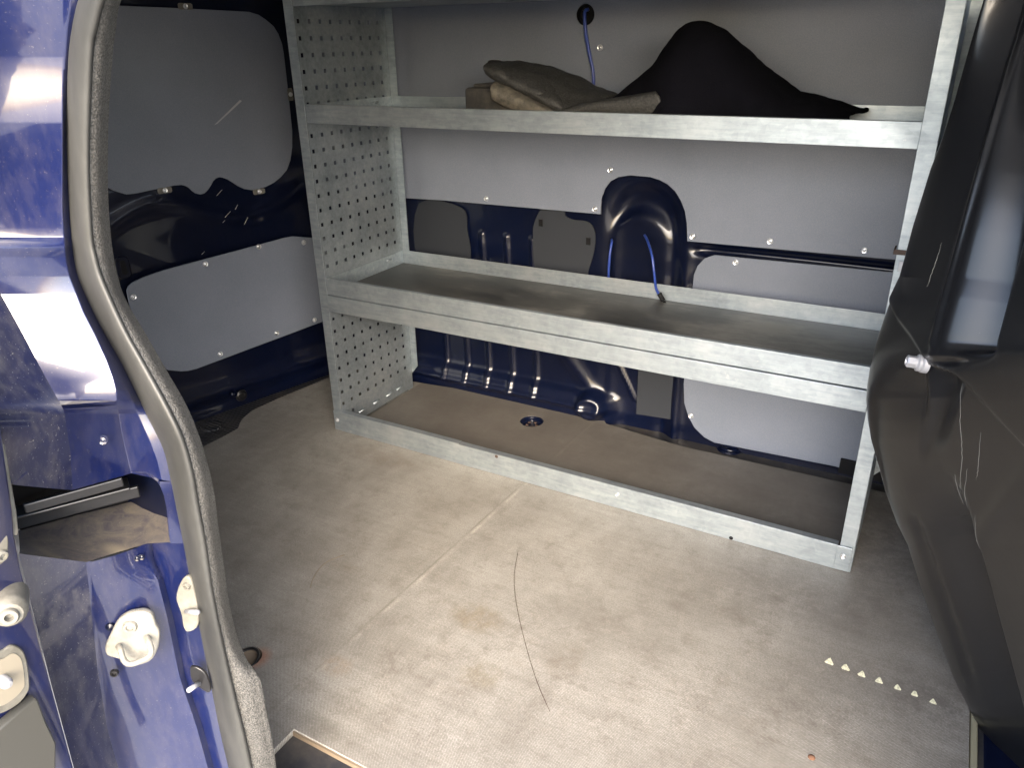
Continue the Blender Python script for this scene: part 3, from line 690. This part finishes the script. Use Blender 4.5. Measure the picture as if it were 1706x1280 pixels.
ro = [(-40, 1085), (0, 1086), (20, 1076), (36, 1082), (45, 1100), (50, 1140), (46, 1156), (30, 1175), (0, 1191), (-40, 1195)]
rim = plate('lock_rim', catmull([dp(u, v, .005) for u, v in ro], 4, True), dn, .005, M_grey, sdr, bev=.0015)
ri = [(-40, 1098), (0, 1100), (20, 1090), (31, 1094), (37, 1106), (41, 1138), (37, 1150), (24, 1164), (0, 1178), (-40, 1182)]
plate('lock_recess', catmull([dp(u, v, .0058) for u, v in ri], 4, True), dn, .0006, mat('grimy_steel', (.32, .29, .23), .4, .5), rim)
lathe('lock_bolt', [(.006, 0), (.006, .010), (.004, .013), (.0003, .0135)], dp(2, 1133, .006), dn, M_bolt, rim, 16)
bo = [(-60, 1255), (0, 1216), (58, 1165), (64, 1167), (78, 1205), (94, 1238), (93, 1300), (-60, 1310)]
plate('door_pad', [dp(u, v, .012) for u, v in bo], dn, .012, M_rail if False else mat('scuffed_black_plastic', (.04, .04, .036), .5), sdr, bev=.002)
plate('bracket', [dp(u, v, .010) for u, v in ((-40, 838), (6, 838), (13, 845), (17, 880), (14, 886), (-40, 888))], dn, .01, M_white, sdr, bev=.002)
bp = plate('bracket_plate', catmull([dp(u, v, .008) for u, v in ((-40, 890), (8, 888), (14, 910), (10, 932), (-5, 944), (-40, 944))], 3, True), dn, .004, M_grey, sdr, bev=.001)
screw(dp(1, 926, .008), dn, .006, M_white, sdr)

# ------------------------------------------------------------------ bulkhead
sil = [(-60, 1655), (0, 1642), (83, 1619), (166, 1596), (228, 1576), (282, 1555), (381, 1524), (430, 1511), (462, 1502), (495, 1486), (525, 1475), (557, 1464), (585, 1456), (615, 1449), (640, 1445), (665, 1443), (700, 1446), (731, 1451), (773, 1463), (822, 1476), (872, 1494), (908, 1512), (979, 1534), (1049, 1559), (1128, 1588), (1186, 1617), (1256, 1646), (1300, 1662), (1420, 1710)]
YS, YE = -.30, -.66
NU, NV = 200, 460
Vs = np.linspace(-60, 1420, NV)
crease = [(1486, 495), (1487, 510), (1497, 530), (1520, 560), (1538, 590), (1548, 608), (1590, 622), (1620, 645), (1660, 690), (1706, 738), (1800, 830)]
crn = np.array(crease, float)
sgm = lambda x: 1 / (1 + np.exp(-np.clip(x, -40, 40)))
ga = lambda x, s: np.exp(-(x / s) ** 2)
sgr = np.linspace(0, 1, NU) ** 1.15
us_ = np.array([interp(v, sil) for v in Vs])
UU = us_[:, None] + (1800 - us_[:, None]) * sgr[None, :]; VV = np.repeat(Vs[:, None], NU, 1)
YY = YS + (YE - YS) * (np.sqrt(sgr) * .45 + sgr * .55)[None, :] + .29 * np.clip((590 - VV) / 490, 0, 1.3) * sgr[None, :] ** .7
RMn = np.array(RM); dirs = np.stack([(UU - 853) / F, -(VV - 640) / F, -np.ones_like(UU)], -1) @ RMn.T
base = np.array(CAM) + dirs * ((YY - CAM.y) / dirs[..., 1])[..., None]
UV = np.stack([UU, VV], -1)
cs = VV - np.interp(UU, crn[:, 0], crn[:, 1]); below = cs > 0
H = .005 * sgm(-cs / 1.5)
smooth = lambda t: np.clip(t, 0, 1) ** 2 * (3 - 2 * np.clip(t, 0, 1))
def ramp_band(ul, ur, ret, depth, mask):
    t = np.clip((UU - ul) / np.maximum(ur - ul, 4), -.25, 1.2)
    tt = np.where(t < 0, 0, np.where(t > 1, 1, t)); tt = .3 * tt + .7 * smooth(tt)
    return -depth * (tt - smooth((UU - ur) / ret)) * mask
t = np.clip((VV - 100) / 470, -.4, 1); uc = 1730 - 128 * t
H += ramp_band(uc - 30, uc + 20, 50, .052 - .00008 * np.clip(585 - VV, 0, 300), sgm(-(VV - 586) / 4.5))
H += .004 * ga(UU - uc + 42, 5) * sgm(-(VV - 586) / 4.5)
H -= .008 * ga(VV - 603, 7) * ga(UU - 1590, 26)
H += .004 * ga(VV - 592, 5) * ga(UU - 1560, 16)
H += ramp_band(1533 - (VV - 620) * .02 + 0 * UU, np.maximum(1578 - (VV - 620) * .26, 1548 - (VV - 620) * .02), 40, .014 * np.clip(1 - (VV - 640) / 150, 0, 1), below * sgm((770 - VV) / 10))
H += ramp_band(1455 + 0 * UU, 1535 + 0 * UU, 10, .007, below * ga(VV - 655, 45))
ul = 1524 + (VV - 870) * .30; ur = 1600 + (VV - 900) * .27
H += ramp_band(ul, np.maximum(ur, ul + 20), 32, .040, smooth((VV - 760) / 190) * below)
uw = 1520 + (VV - 860) * .335
H -= .007 * ga(UU - uw, 7) * sgm((VV - 865) / 5) * sgm((1130 - VV) / 20)
fu = 1706 - (VV - 790) * .72
H += .003 * ga(UU - fu, 22) * ga(VV - 860, 80) * below
# normals of the base surface
du = np.gradient(base, axis=1); dv = np.gradient(base, axis=0)
nr = np.cross(du, dv); nr /= np.linalg.norm(nr, axis=2, keepdims=True) + 1e-12
view = np.array(CAM) - base; sgn = np.sign((nr * view).sum(2, keepdims=True)); nr *= sgn
H[:, :4] *= np.linspace(0, 1, 4)
Pb = base + nr * H[..., None]
rows = []
for i in range(NV):
    a_ = Vector(Pb[i, 0]); e_ = Vector(Pb[i, -1])
    hid = [Vector((a_.x + dx, a_.y + dy, a_.z)) for dx, dy in ((.36, .74), (.22, .60), (.10, .40), (.045, .22), (.017, .11), (.004, .045), (.0012, .018))]
    rest = [Vector((e_.x + .03, e_.y - .10, e_.z)), Vector((e_.x + .05, e_.y - .22, e_.z)), Vector((e_.x + .06, min(e_.y - .34, -1.0), e_.z))]
    rows.append(hid + [Vector(p) for p in Pb[i]] + rest)
bulk = grid('bulkhead', rows, M_black, van)
sol = bulk.modifiers.new('thick', 'SOLIDIFY'); sol.thickness = .002; sol.offset = -1 if False else 1
def onb(pts, r, nm='scratch'):
    L = []
    for q in catmull([Vector((a_, b_, 0)) for a_, b_ in pts], 8):
        i = int(np.argmin(abs(Vs - q.y))); j = int(np.argmin(abs(UV[i, :, 0] - q.x))); L.append(Vector(Pb[i, j]) + Vector(nr[i, j]) * r * .3)
    return tube(nm, L, r, M_scr, bulk, 5, 1, radii=[r * .3, r, r, r * .3])
for pts in ([(1598, 640), (1600, 700), (1603, 750), (1600, 800), (1592, 830)], [(1634, 720), (1630, 780), (1626, 800)], [(1575, 405), (1560, 450), (1550, 480)], [(1590, 790), (1586, 850)], [(1612, 780), (1604, 850), (1598, 900)], [(1625, 860), (1630, 930), (1622, 1000)], [(1660, 560), (1668, 500), (1690, 440)]):
    onb(pts, .0004)
wear = []
for q in catmull([Vector((a_, b_, 0)) for a_, b_ in crease[:-1]], 8):
    i = int(np.argmin(abs(Vs - q.y))); j = int(np.argmin(abs(UV[i, :, 0] - q.x))); wear.append(Vector(Pb[i, j]) + Vector(nr[i, j]) * .0005)
tube('worn_edge', wear, .0009, M_clear, bulk, 6, 1)
iv = int(np.argmin(abs(Vs - 605)))
def bpnt(u, v):
    i = int(np.argmin(abs(Vs - v))); j = int(np.argmin(abs(UV[i, :, 0] - u))); return Vector(Pb[i, j]), Vector(nr[i, j])
bc, bn = bpnt(1542, 606); bc = bc + Vector((-.93, -.28, .12)) * .004
bdir = Vector((-.93, -.28, .12)).normalized()
bolt = lathe('bolt', [(.0125, -.004), (.0125, .003), (.010, .005), (.0115, .0055), (.0115, .0085), (.0098, .0095), (.0085, .0105), (.0085, .013)], bc, bdir, M_bolt, bulk, 28)
lathe('hex_head', [(.0082, .012), (.0082, .021), (.0070, .0225), (.0050, .0225), (.0045, .020), (.0003, .020)], bc, bdir, M_bolt, bulk, 6, False)

# ------------------------------------------------------------------ shelving unit
W_, XR, XL, RD = 1.45, 1.4202, .0291, .352
rack = empty('shelving_unit', (W_ / 2, RD / 2, 0), 'galvanised steel van shelving with perforated ends and three shelves', 'shelving unit')
def side_panel(x, first):
    pitch = .0381; hs = .0050
    y0 = .0068; z0 = .0875 - .0006
    z_top = 1.20
    yc = [.0118 + c_ * pitch for c_ in range(9)]; zc = [.0484 + r * pitch for r in range(29)]
    yl = [.0015] + [v for c_ in yc for v in (c_ - hs, c_ + hs)] + [RD - .001]
    zl = [.002] + [v for r in zc for v in (r - hs, r + hs)] + [z_top]
    vs = [(x, a_, b_) for b_ in zl for a_ in yl]; m_ = len(yl); fs = []
    for i in range(len(zl) - 1):
        for j in range(m_ - 1):
            if i % 2 == 1 and j % 2 == 1 and not (i == 1 and j > 3): continue
            fs.append((i * m_ + j, i * m_ + j + 1, (i + 1) * m_ + j + 1, (i + 1) * m_ + j))
    o = mesh_obj('side_panel', vs, fs, M_galvd, rack)
    so_ = o.modifiers.new('thick', 'SOLIDIFY'); so_.thickness = .0018; so_.offset = 0
    fl_ = boxes('front_post', [((x - .0291, -.0018, .0), (x + .0005, .0, z_top)), ((x - .0291, 0, .0), (x - .0273, .016, z_top))], M_galv, rack, .0008)
    bx_ = mesh_obj('rear_flange', [(x + .0005, RD - .0, .055), (x + .025, RD, .085), (x + .025, RD, z_top), (x + .0005, RD, z_top), (x + .0005, RD + .0018, .055), (x + .025, RD + .0018, .085), (x + .025, RD + .0018, z_top), (x + .0005, RD + .0018, z_top)],
                   [(0, 1, 2, 3), (7, 6, 5, 4), (0, 4, 5, 1), (1, 5, 6, 2), (2, 6, 7, 3), (3, 7, 4, 0)], M_galv, rack)
    return o
side_panel(XL, True); side_panel(W_ - .0005, False)
def tray(zb, zt, floor_z, name='shelf', back_top=None):
    t = .0016; x0, x1 = XL + .0022, XR + .002; bt = back_top or zt
    lst = [((x0, -.0005, zb), (x1, t, zt)), ((x0, t, floor_z - t), (x1, RD - t - .002, floor_z)), ((x0, RD - t - .002, floor_z - t), (x1, RD - .002, bt)),
           ((x0, t, floor_z), (x0 + t, RD - t - .002, zt - .001)), ((x1 - t, t, floor_z), (x1, RD - t - .002, zt - .001)),
           ((x0, t, zt - t), (x1, t + .010, zt))]
    o = boxes(name, lst, M_galv, rack, .0005)
    boxes('shelf_surface', [((x0 + t + .001, .003, floor_z + .0004), (x1 - t - .001, RD - .006, floor_z + .003))], M_tray, o)
    return o
mid = tray(.4285, .4744, .4310)
upp = tray(.8814, .9257, .8885)
top = tray(1.147, 1.192, 1.154)
beam = boxes('support_beam', [((XL + .0035, -.0055, .3811), (XR, -.0035, .4262)), ((XL + .0035, -.0035, .4246), (XR, .0195, .4262)), ((XL + .0035, -.0035, .3811), (XR, .012, .3827))], M_galv, rack, .0006)
sc_y = RD - .0035
for sh, z in ((mid, .459), (upp, .911)):
    tube('slot_bolt', [Vector((XL + .005, .262, z)), Vector((XL + .005, .285, z + .001))], .0038, M_galv, sh, 10, 1)
# base rail in two lapped lengths, with corner plates
xj = at(767, 776, 'y', 0).x
r1 = boxes('base_rail', [((.0, -.0048, .001), (xj, -.0022, .0640)), ((.03, -.0022, .0625), (xj, .014, .0640))], M_galv, rack, .0006)
r2_ = boxes('base_rail', [((xj, -.0056, .001), (W_ - .018, -.0030, .0620)), ((xj, -.003, .0605), (XR - .004, .014, .0620))], M_galv, rack, .0006)
boxes('corner_plate', [((W_ - .034, -.0078, .003), (W_ - .004, -.0058, .063))], M_galv, rack, .0006)
def rrivet(u, v, y, r=.0052): return rivet((u, v), y, rack, r=r)
rrivet(562, 700, -.0049); rrivet(1405, 927, -.0079); rrivet(1029, 824, -.0057, .004)
lathe('screw_hole', [(.0048, 0), (.004, .0006), (.0036, .0004), (.0003, .0003)], at(1218, 897, 'y', -.0057), (0, -1, 0), M_dark, rack, 16)
lathe('screw_hole', [(.0048, 0), (.004, .0006), (.0036, .0004), (.0003, .0003)], at(827, 761, 'y', -.0057), (0, -1, 0), M_brown, rack, 16)
# bent tabs at the foot of the left end
for y in (.085, .155, .22, .275):
    zt_ = .030
    tube('tab', [Vector((XL + .001, y - .012, zt_ - .002)), Vector((XL + .007, y, zt_ + .004)), Vector((XL + .004, y + .012, zt_ + .003))], .0034, M_galv, rack, 8, 4)
# folded bottom flange of the left end on the floor
boxes('foot_flange', [((XL, .004, .0008), (XL + .003, RD - .03, .006))], M_tray, rack)
# strap and clip on the right post
st = at(1505, 421, 'y', -.003)
o = boxes('strap', [((W_ - .034, -.0045, st.z - .0045), (W_ + .004, -.0020, st.z + .0045)), ((W_ - .0355, -.0045, st.z - .0045), (W_ - .033, .03, st.z + .0045))], M_brown, None, .0006)
tag(o, 'thin brown strap tied round the right upright of the shelving', 'strap')
st = at(1503, 444, 'y', -.003)
boxes('post_clip', [((st.x - .006, -.006, st.z - .009), (st.x + .006, -.0019, st.z + .009))], M_bolt, rack, .001)

# ------------------------------------------------------------------ things lying on the upper shelf
def rowpx(pts, y): return [at(u, v, 'y', yy if isinstance(yy, float) else y) for (u, v, *r) in pts for yy in [r[0] if r else y]]
def loft(name, rows_, m_, th, sub=6, parent=None):
    R_ = [catmull(r, sub) for r in rows_]; m = len(R_[0]); colz = [catmull([r[j] for r in R_], 4) for j in range(m)]
    rr = [[colz[j][i] for j in range(m)] for i in range(len(colz[0]))]
    return grid(name, rr, m_, parent, True, th)
SZ = .893
# black felt mat, humped
top_pts = [(1004, 172), (1030, 158), (1060, 136), (1088, 108), (1112, 70), (1132, 46), (1152, 38), (1176, 39), (1200, 50), (1224, 76), (1252, 104), (1280, 130), (1305, 152), (1335, 160), (1362, 168), (1390, 182), (1410, 190), (1420, 187)]
f0 = [at(u, 200, 'y', .035) for u, v in top_pts]
for p in f0: p.z = SZ + .002
f0 = [Vector((p.x, .03 + .02 * math.sin(i), p.z)) for i, p in enumerate(f0)]
f2 = [at(u, v, 'y', .16) for u, v in top_pts]
f1 = [a_.lerp(b_, .55) + Vector((0, -.03, .25 * (b_.z - a_.z) * .4)) for a_, b_ in zip(f0, f2)]
f3 = [Vector((p.x + .006, .24, SZ + (p.z - SZ) * .93)) for p in f2]
f4 = [Vector((p.x + .01, .33, SZ + (p.z - SZ) * .78)) for p in f2]
felt = loft('felt_mat', [f0, f1, f2, f3, f4], M_felt, .006, 4)
tag(felt, 'black felt floor mat standing up in a tall hump on the upper shelf', 'car mat')
# folded rubber mat
r0 = rowpx([(808, 122), (830, 134), (860, 150), (895, 171), (925, 187), (938, 191)], .075)
r1_ = rowpx([(805, 112), (828, 122), (862, 141), (900, 160), (932, 178), (945, 186)], .068)
r2m = rowpx([(812, 105), (838, 107), (872, 120), (912, 142), (950, 166), (978, 181)], .10)
r3 = rowpx([(826, 103), (850, 106), (885, 105), (930, 118), (975, 140), (1020, 160)], .18)
r4 = [p + Vector((.01, .09, -.02)) for p in r3]
rub = loft('rubber_mat', [r0, r1_, r2m, r3, r4], M_rub, .0045, 5)
tag(rub, 'folded grey rubber mat on the upper shelf left of the black felt hump', 'car mat')
q0 = rowpx([(820, 165), (840, 176), (865, 186), (890, 191), (915, 194)], .055)
q1 = rowpx([(817, 146), (838, 157), (868, 168), (895, 178), (922, 188)], .05)
q2 = rowpx([(826, 136), (848, 142), (875, 158), (902, 172), (930, 186)], .085)
q3 = rowpx([(835, 134), (858, 140), (885, 154), (910, 168), (940, 180)], .16)
loft('folded_corner', [q0, q1, q2, q3], M_rubl, .006, 5, rub)
s0 = rowpx([(925, 192), (970, 193), (1020, 194), (1070, 195), (1112, 196)], .045)
s1 = rowpx([(928, 188), (972, 178), (1020, 172), (1062, 166), (1098, 160)], .04)
s2 = rowpx([(940, 183), (980, 172), (1024, 165), (1062, 159), (1092, 154)], .06)
s3 = rowpx([(960, 182), (990, 172), (1024, 166), (1060, 162), (1100, 160)], .13)
loft('folded_flap', [s0, s1, s2, s3], M_rub, .006, 5, rub)
e0 = rowpx([(1088, 156), (1092, 170), (1103, 182), (1122, 190)], .042); e1_ = rowpx([(1098, 155), (1103, 168), (1113, 180), (1135, 188)], .055)
loft('folded_edge', [e0, e1_], M_rubl, .005, 4, rub)
b0 = at(774, 184, 'y', .09); b1 = at(850, 140, 'y', .09)
bxo = boxes('tool_case', [((b0.x, .09, SZ), (b1.x, .22, at(790, 146, 'y', .09).z))], M_box, None, .008)
tag(bxo, 'dark vinyl case standing at the left end of the folded mats on the upper shelf', 'case')
bt = at(800, 141, 'y', .12)
boxes('case_flap', [((b0.x + .02, .10, bxo.data.vertices[1].co.z + .0005), (b1.x - .005, .2, bxo.data.vertices[1].co.z + .008))], M_box, bxo, .003)

def crumple(o, size, strength):
    t = bpy.data.textures.new('crumple', 'CLOUDS'); t.noise_scale = size; t.noise_depth = 3
    su = o.modifiers.new('sub', 'SUBSURF'); su.levels = su.render_levels = 1
    m = o.modifiers.new('crumple', 'DISPLACE'); m.texture = t; m.strength = strength; m.mid_level = .5; m.texture_coords = 'LOCAL'
crumple(rub, .05, .016); crumple(felt, .07, .014)
# ------------------------------------------------------------------ blue cables
g1 = 'blue cables hanging from the side wall'
o = tube('cable', [hole + Vector((.002, .012, .012)), hole + Vector((0, -.004, .004)), at(976, 55, 'y', PY - .008), at(982, 90, 'y', PY - .010), at(988, 120, 'y', PY - .010), at(989, 160, 'y', PY - .008), at(989, 190, 'y', PY - .006)], .0042, M_blue, None, 10)
tag(o, 'blue cable coming out of the round hole in the upper lining board', 'cable', None, g1)
o = tube('cable', [at(1074, 392, 'y', WY - .004), at(1079, 402, 'y', WY - .03), at(1086, 425, 'y', RD + .025), at(1090, 455, 'y', RD + .012), at(1093, 480, 'y', RD - .012), at(1099, 492, 'y', RD - .022)], .0036, M_blue, None, 10)
tag(o, 'blue cable with black end hanging over the back lip of the middle shelf', 'cable', None, g1)
pe, pf = at(1098, 489, 'y', RD - .022), at(1105, 501, 'y', RD - .024)
tube('cable_end', [pe, pe.lerp(pf, .2), pf.lerp(pe, .1), pf], .0062, M_dark, o, 12, 1)
cr = at(1107, 507, 'y', RD - .025)
tube('cable_eye', [cr + Vector((math.cos(t) * .0048, 0, math.sin(t) * .0062)) for t in np.linspace(0, 2 * math.pi, 9)[:-1]], .0018, M_dark, o, 8, 3, closed=True)
o = tube('cable', [at(1019, 399, 'y', WY - .004), at(1019, 405, 'y', WY - .02), at(1016, 425, 'y', WY - .03), at(1014, 455, 'y', WY - .03), at(1014, 480, 'y', WY - .03)], .0036, M_blue, None, 10)
tag(o, 'short blue cable hanging straight behind the middle shelf, left of the black-ended one', 'cable', None, g1)
